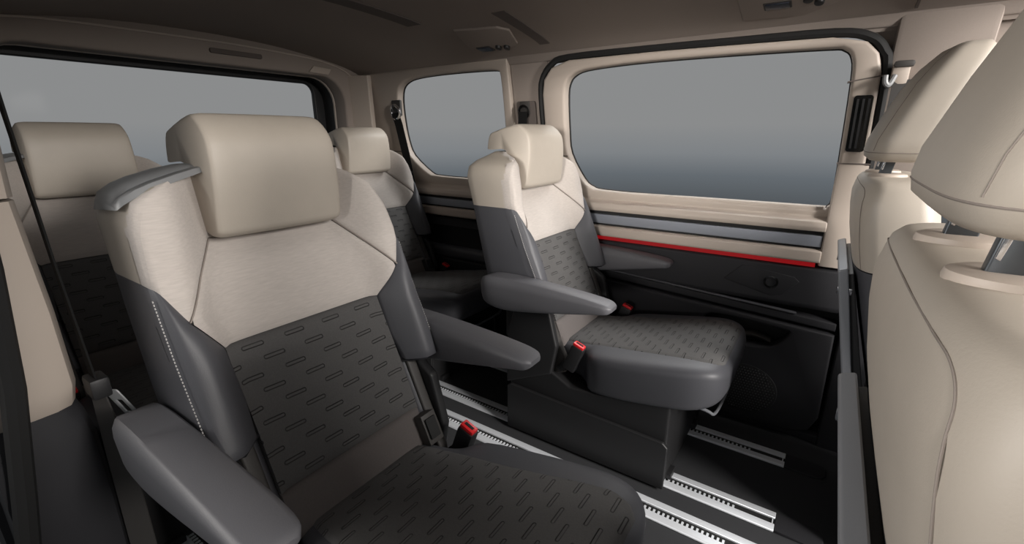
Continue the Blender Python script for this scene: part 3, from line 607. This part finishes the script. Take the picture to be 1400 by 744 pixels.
# ---- front seats seen from behind
def front_seat(loc, label):
    r = empty('front_seat', loc, label, 'seat', 'front seats seen from behind')
    RX = [(.30, .215), (.54, .150), (.78, .085), (.885, .062), (.95, .056), (1.0, .060)]
    def body(name, m, rows):
        rg = []
        for z, hw, hd, n, k in rows:
            x = lerp(RX, z) + hd * 1.0 + k
            rg.append([(px - .30, py, z) for px, py in superring((x, 0), hd, hw, n, 44)])
        return loft(name, m, rg, r, autos=60)
    UPR = [(.802, .240, .085, 4.5, 0), (.86, .246, .083, 4.5, 0), (.92, .247, .080, 4.5, 0), (.955, .243, .078, 4.3, 0), (.980, .234, .074, 4, .002), (.993, .226, .071, 4, .004), (1.001, .213, .064, 4, .010), (1.005, .195, .054, 3.8, .018), (1.006, .15, .035, 3.5, .034)]
    body('backrest_upper', 'beige_leather', UPR)
    body('backrest_lower', 'charcoal_leather', [(.30, .20, .085, 4.5, 0), (.36, .225, .088, 4.5, 0), (.54, .235, .088, 4.5, 0), (.70, .238, .086, 4.5, 0), (.799, .240, .085, 4.5, 0)])
    half = [(.88, .803), (.88, .86), (.88, .92), (.88, .95), (.86, .970), (.80, .983), (.66, .988), (.33, .990)]
    pts = []
    for f, z in half + [(0, .990)] + [(-f, z) for f, z in half[::-1]]:
        hw = lerp([(q[0], q[1]) for q in UPR], z); hd = lerp([(q[0], q[2]) for q in UPR], z); ne = lerp([(q[0], q[3]) for q in UPR], z); kk = lerp([(q[0], q[4]) for q in UPR], z)
        pts.append((lerp(RX, z) + hd + kk - hd * (1 - abs(f) ** ne) ** (1 / ne) - .30 - .0003, -hw * f, z))
    tube('seam', 'seam_thread', [Vector(p) for p in catmull(pts, 6)], .0008, r, 6)
    # headrest leaning forward
    rg = []
    for z, hw, hd, x, n in ((1.040, .110, .038, .124, 3.6), (1.042, .128, .050, .124, 4), (1.050, .143, .060, .125, 4.2), (1.066, .152, .0655, .128, 4.2), (1.09, .155, .068, .134, 4.2), (1.15, .152, .066, .153, 4), (1.21, .147, .062, .174, 4), (1.25, .138, .055, .192, 3.8), (1.276, .122, .044, .204, 3.6), (1.290, .092, .028, .212, 3.2)):
        rg.append([(px - .30, py, z) for px, py in superring((x, 0), hd, hw, n, 120)])
    hr = loft('headrest', 'beige_leather', rg, r, autos=70)
    HR = ((1.066, .152, .0655, .128, 4.2), (1.09, .155, .068, .134, 4.2), (1.15, .152, .066, .153, 4), (1.21, .147, .062, .174, 4), (1.25, .138, .055, .192, 3.8), (1.276, .122, .044, .204, 3.6))
    for s in (-1, 1):
        tube('headrest_seam', 'seam_thread', [Vector((x - hd * (1 - .87 ** n) ** (1 / n) - .30 - .0001, s * hw * .87, z)) for z, hw, hd, x, n in HR], .0008, hr, 6)
    rgp = [(px - .30, py, 1.0615) for px, py in superring((.1272, 0), .0640, .1495, 4.2, 60)]
    loft('piping', 'seam_thread', tube_rings(rgp + rgp[:2], .0010, 5), hr)
    for s in (-1, 1):
        prism('headrest_post', 'post_steel', [(.092 - .30, .985), (.116 - .30, .985), (.128 - .30, 1.075), (.104 - .30, 1.075)], s * .074 - .005, s * .074 + .005, 'y', bevel=.002, parent=r)
        prism('post_highlight', 'chrome', [(.0985 - .30, 1.022), (.102 - .30, 1.020), (.112 - .30, 1.07), (.1045 - .30, 1.07)], s * .074 - .0056, s * .074 + .0056, 'y', bevel=.001, parent=r)  # bright strip stands in for the highlight on the dark post
        loft('post_sleeve', 'beige_plastic', [[(.114 - .30 + a * math.cos(t), s * .074 + b * math.sin(t), z) for t in [2 * math.pi * k / 24 for k in range(24)]] for a, b, z in ((.037, .030, 1.000), (.0385, .0315, 1.006), (.037, .030, 1.011), (.031, .024, 1.0135), (.018, .010, 1.0125))], r)
    # folding table on the back
    tb = prism('folding_table', 'table_grey', [(.052 - .30, .792), (.072 - .30, .800), (.138 - .30, .46), (.118 - .30, .455)], -.205, .205, 'y', bevel=.005, parent=r)
    prism('table_tray', 'black_plastic', [(.070 - .30, .782), (.085 - .30, .787), (.165 - .30, .44), (.136 - .30, .44)], -.195, .195, 'y', bevel=.003, parent=r)
    for s in (-1, 1):
        box('table_hinge', 'chrome', (.074 - .30, s * .19, .74), (.03, .012, .018), .003, tb)
    rg = []
    for x, hw, t, b in ((.20, .20, .42, .28), (.25, .235, .45, .26), (.45, .25, .47, .26), (.65, .25, .49, .28), (.73, .23, .485, .30), (.76, .18, .46, .34)):
        m_, h_ = (t + b) / 2, (t - b) / 2
        rg.append([(x - .30, math.copysign(abs(math.cos(a)) ** .45, math.cos(a)) * hw, m_ + math.copysign(abs(math.sin(a)) ** .45, math.sin(a)) * h_) for a in [2 * math.pi * k / 32 for k in range(32)]])
    loft('cushion', 'charcoal_leather', rg, r, autos=60)
    prism('base', 'black_plastic', [(-.10, 0), (.36, 0), (.32, .28), (-.06, .28)], -.20, .20, 'y', bevel=.015, parent=r)
    return r
front_seat((.30, .50, 0), 'beige front seat nearest the open doorway, seen from behind with folding table')
front_seat((.30, 1.50, 0), 'beige front seat by the far wall with black vent pillar, seen from behind')
# ================================================================== FLOOR RAILS
def make_rail():
    r = empty('seat_rail', (0, 0, 0), 'x', 'rail', 'aluminium seat rails in the floor')
    x0, x1 = -2.2, .032
    for s in (-1, 1):
        prism('rail_flange', 'aluminium', [(s * .013, .001), (s * .040, .001), (s * .040, .007), (s * .036, .009), (s * .013, .009)], x0, x1, 'x', bevel=.001, seg=1, parent=r)
    prism('rail_channel', 'black_rubber', [(-.0135, .0005), (.0135, .0005), (.0135, .003), (-.0135, .003)], x0, x1, 'x', parent=r)
    bm = bmesh.new()
    n = int((x1 - .11 - x0) / .014)
    for i in range(n):
        x = x0 + .02 + i * .014
        c = bmesh.ops.create_cube(bm, size=1)
        for v in c['verts']: v.co = Vector((x + v.co.x * .006, -.005 + v.co.y * .013, .0045 + v.co.z * .004))
    link('rail_teeth', finish(bm, 'rail_teeth'), 'aluminium', r, False, 'stuff')
    box('rail_stop', 'aluminium', (x1 - .006, 0, .004), (.003, .028, .006), 0, r)
    pts = [(x1, -.040), (x1 + .095, -.040), (x1 + .113, -.034), (x1 + .120, -.020), (x1 + .120, .020), (x1 + .113, .034), (x1 + .095, .040), (x1, .040)]
    prism('end_cover', 'door_plastic', pts, .0005, .008, 'z', bevel=.002, seg=1, parent=r)
    return r
rl = make_rail(); RL = [(1.650, 'silver floor rail running along the far wall door panel'), (1.327, 'silver floor rail under the inner side of the seat by the side windows'), (1.172, 'silver aisle rail on the side of the far wall'), (.828, 'silver aisle rail on the side of the open doorway'), (.663, 'silver floor rail under the inner side of the doorway seat'), (.338, 'silver floor rail under the doorway side of the seat by the hanging belt')]
for i, (y, lab) in enumerate(RL):
    o = rl if i == 0 else copy_tree(rl)
    o.location = (0, y, 0); o['label'] = lab
# ================================================================== BELTS
def ribbon(name, m, path, widths, dirs, parent, th=.0015):
    rings = []
    P = [Vector(p) for p in path]
    for i, p in enumerate(P):
        t = (P[min(i + 1, len(P) - 1)] - P[max(i - 1, 0)]).normalized(); d = Vector(dirs[i]); d = (d - t * d.dot(t)).normalized(); nrm = t.cross(d)
        w = widths[i] / 2
        rings.append([p + d * w + nrm * th, p - d * w + nrm * th, p - d * w - nrm * th, p + d * w - nrm * th])
    return loft(name, m, rings, parent)
def dring(parent, c, m_plate='black_plastic', s=1.0):
    box('anchor_plate', 'brown_plastic', c, (.05 * s, .016, .06 * s), .006, parent)
    pts = [(c[0] + .024 * s * math.cos(t), c[1] - .012 - .006 * math.sin(t), c[2] - .016 * s + .026 * s * math.sin(t)) for t in [2 * math.pi * k / 20 for k in range(20)]]
    loft('anchor_ring', 'chrome' if m_plate == 'chrome' else 'black_gloss', tube_rings(pts + pts[:2], .0055 * s, 8), parent)
# rear belt beside the quarter window
b1 = empty('seat_belt', (-1.99, 1.74, 0), 'black belt hanging from a chrome ring behind the quarter window', 'seat belt', 'cabin seat belts')
dring(b1, (.008, .058, 1.240), 'chrome', 1.35)
ribbon('strap', 'belt_web', [(.008, .044, 1.215), (.012, .062, 1.15), (.033, .078, 1.0), (.070, .086, .77), (.100, .086, .52), (.115, .086, .45)], [.047] * 6, [(1, .25, 0)] * 6, b1)
box('strap_stop', 'black_rubber', (.062, .080, .90), (.014, .010, .014), .003, b1)
# belt on the pillar between the windows
b2 = empty('seat_belt', (-1.17, 1.80, 0), 'short black belt looped at the pillar between the two side windows', 'seat belt', 'cabin seat belts')
dring(b2, (.0, .012, 1.215), 'black_plastic', 1.0)
ribbon('strap', 'belt_web', [(.0, -.006, 1.20), (.0, -.008, 1.15), (.005, -.006, .95), (.01, .0, .70)], [.04, .044, .045, .045], [(1, .1, 0)] * 4, b2)
# belt by the doorway with light tongue
b3 = empty('seat_belt', (-1.06, .18, 0), 'dark belt with pale metal tongue hanging at the doorway pillar', 'seat belt', 'cabin seat belts')
dring(b3, (-.03, .0, 1.26), 'black_plastic')
ribbon('strap', 'belt_web', [(-.03, -.008, 1.25), (-.025, -.006, 1.12), (-.01, -.004, .90), (0, .002, .66)], [.042, .036, .034, .034], [(1, -.02, 0), (1, -.05, 0), (1, -.06, 0), (1, .0, 0)], b3)
ribbon('strap', 'belt_web_grey', [(0, .002, .64), (.0, .006, .50), (.0, .004, .30), (.0, .0, .05)], [.036, .044, .046, .046], [(1, .35, 0), (1, .85, 0), (1, 1.0, 0), (1, 1, 0)], b3)
tg = box('tongue_grip', 'black_plastic', (0, .004, .655), (.050, .030, .040), .007, b3)
flat_shape('tongue', 'grey_cap', rrect(-.012, -.042, .012, .018, .004, 2), [rrect(-.006, -.034, .006, -.006, .002, 2)], .003, .0006, lambda u, v, w: Vector((.020 + u * .8 - v * .2, .022 + u * .6 + w - v * .35, .628 + v)), b3)
# belt guide on the front pillar
b4 = empty('belt_guide', (.118, 1.782, 0), 'pale upper belt guide with coat hook on the front pillar', 'belt guide')
box('guide_body', 'beige_plastic', (0, .0, 1.265), (.040, .030, .055), .010, b4)
box('guide_cover', 'brown_plastic', (.004, -.012, 1.292), (.046, .024, .018), .008, b4)
tube('coat_hook', 'grey_cap', [Vector(p) for p in catmull([(-.012, -.016, 1.262), (-.020, -.030, 1.240), (-.026, -.038, 1.236), (-.032, -.040, 1.245), (-.034, -.040, 1.262)], 4)], .007, b4)
ribbon('strap', 'belt_web_grey', [(.006, -.012, 1.25), (.008, .006, 1.13), (.010, .02, 1.03)], [.04] * 3, [(1, .1, 0)] * 3, b4)
# black louvred vent on the door pillar
v = empty('pillar_vent', (.049, 1.80, 1.05), 'tall black louvred vent set into the pillar in front of the side window', 'vent')
def vy(z): return 1.9 + wy(z + 1.05) - .026 - 1.80
bm_rows = []
prism('vent_body', 'black_gloss', rrect(-.022, 0.0, .026, .165, .008, 3), 0, 1, 'y', parent=v, fn=lambda c: Vector((c.x - c.z * .03, vy(c.z) + (.03 if c.y > .5 else -.007), c.z)))
for k in range(3):
    x = -.014 + k * .014
    prism('louvre', 'black_plastic', [(x, .010), (x + .006, .010), (x + .006, .155), (x, .155)], 0, 1, 'y', parent=v, fn=lambda c: Vector((c.x - c.z * .03, vy(c.z) + (.0 if c.y > .5 else -.012), c.z)))
# ================================================================== ROOF CONSOLES
def console(poly, disp, knobs, label):
    cx = sum(p[0] for p in poly) / len(poly); cy = sum(p[1] for p in poly) / len(poly)
    r = empty('roof_console', (cx, cy, ceil_z(cy)), label, 'control panel', 'roof control panels')
    def cm(off): return lambda u, v_, w: Vector((u - cx, v_ - cy, ceil_z(v_) - off - w - ceil_z(cy)))
    flat_shape('panel', 'headliner', poly, [], .012, .003, cm(.002), r)
    dx, dy = disp
    f = flat_shape('display_frame', 'brown_plastic', rrect(dx - .035, dy - .024, dx + .035, dy + .024, .004, 2), [], .006, .001, cm(.009), r)
    flat_shape('display_glass', 'display', rrect(dx - .030, dy - .018, dx + .030, dy + .018, .003, 2), [], .003, .0005, cm(.013), r)
    for kx, ky in knobs:
        flat_shape('knob', 'black_plastic', [(kx + .012 * math.cos(t), ky + .015 * math.sin(t)) for t in [2 * math.pi * k / 14 for k in range(14)]], [], .014, .002, cm(.012), r)
    return r
console([(-1.27, 1.46), (-1.36, 1.69), (-1.20, 1.70), (-1.11, 1.66), (-1.06, 1.53), (-1.09, 1.49)], (-1.27, 1.66), [(-1.20, 1.655), (-1.165, 1.665)], 'roof control panel above the quarter window with small display')
console([(-.29, 1.45), (-.30, 1.70), (-.14, 1.71), (-.06, 1.66), (.0, 1.50), (.0, 1.45)], (-.20, 1.62), [(-.125, 1.60), (-.10, 1.625)], 'roof control panel above the large side window near the front seats')
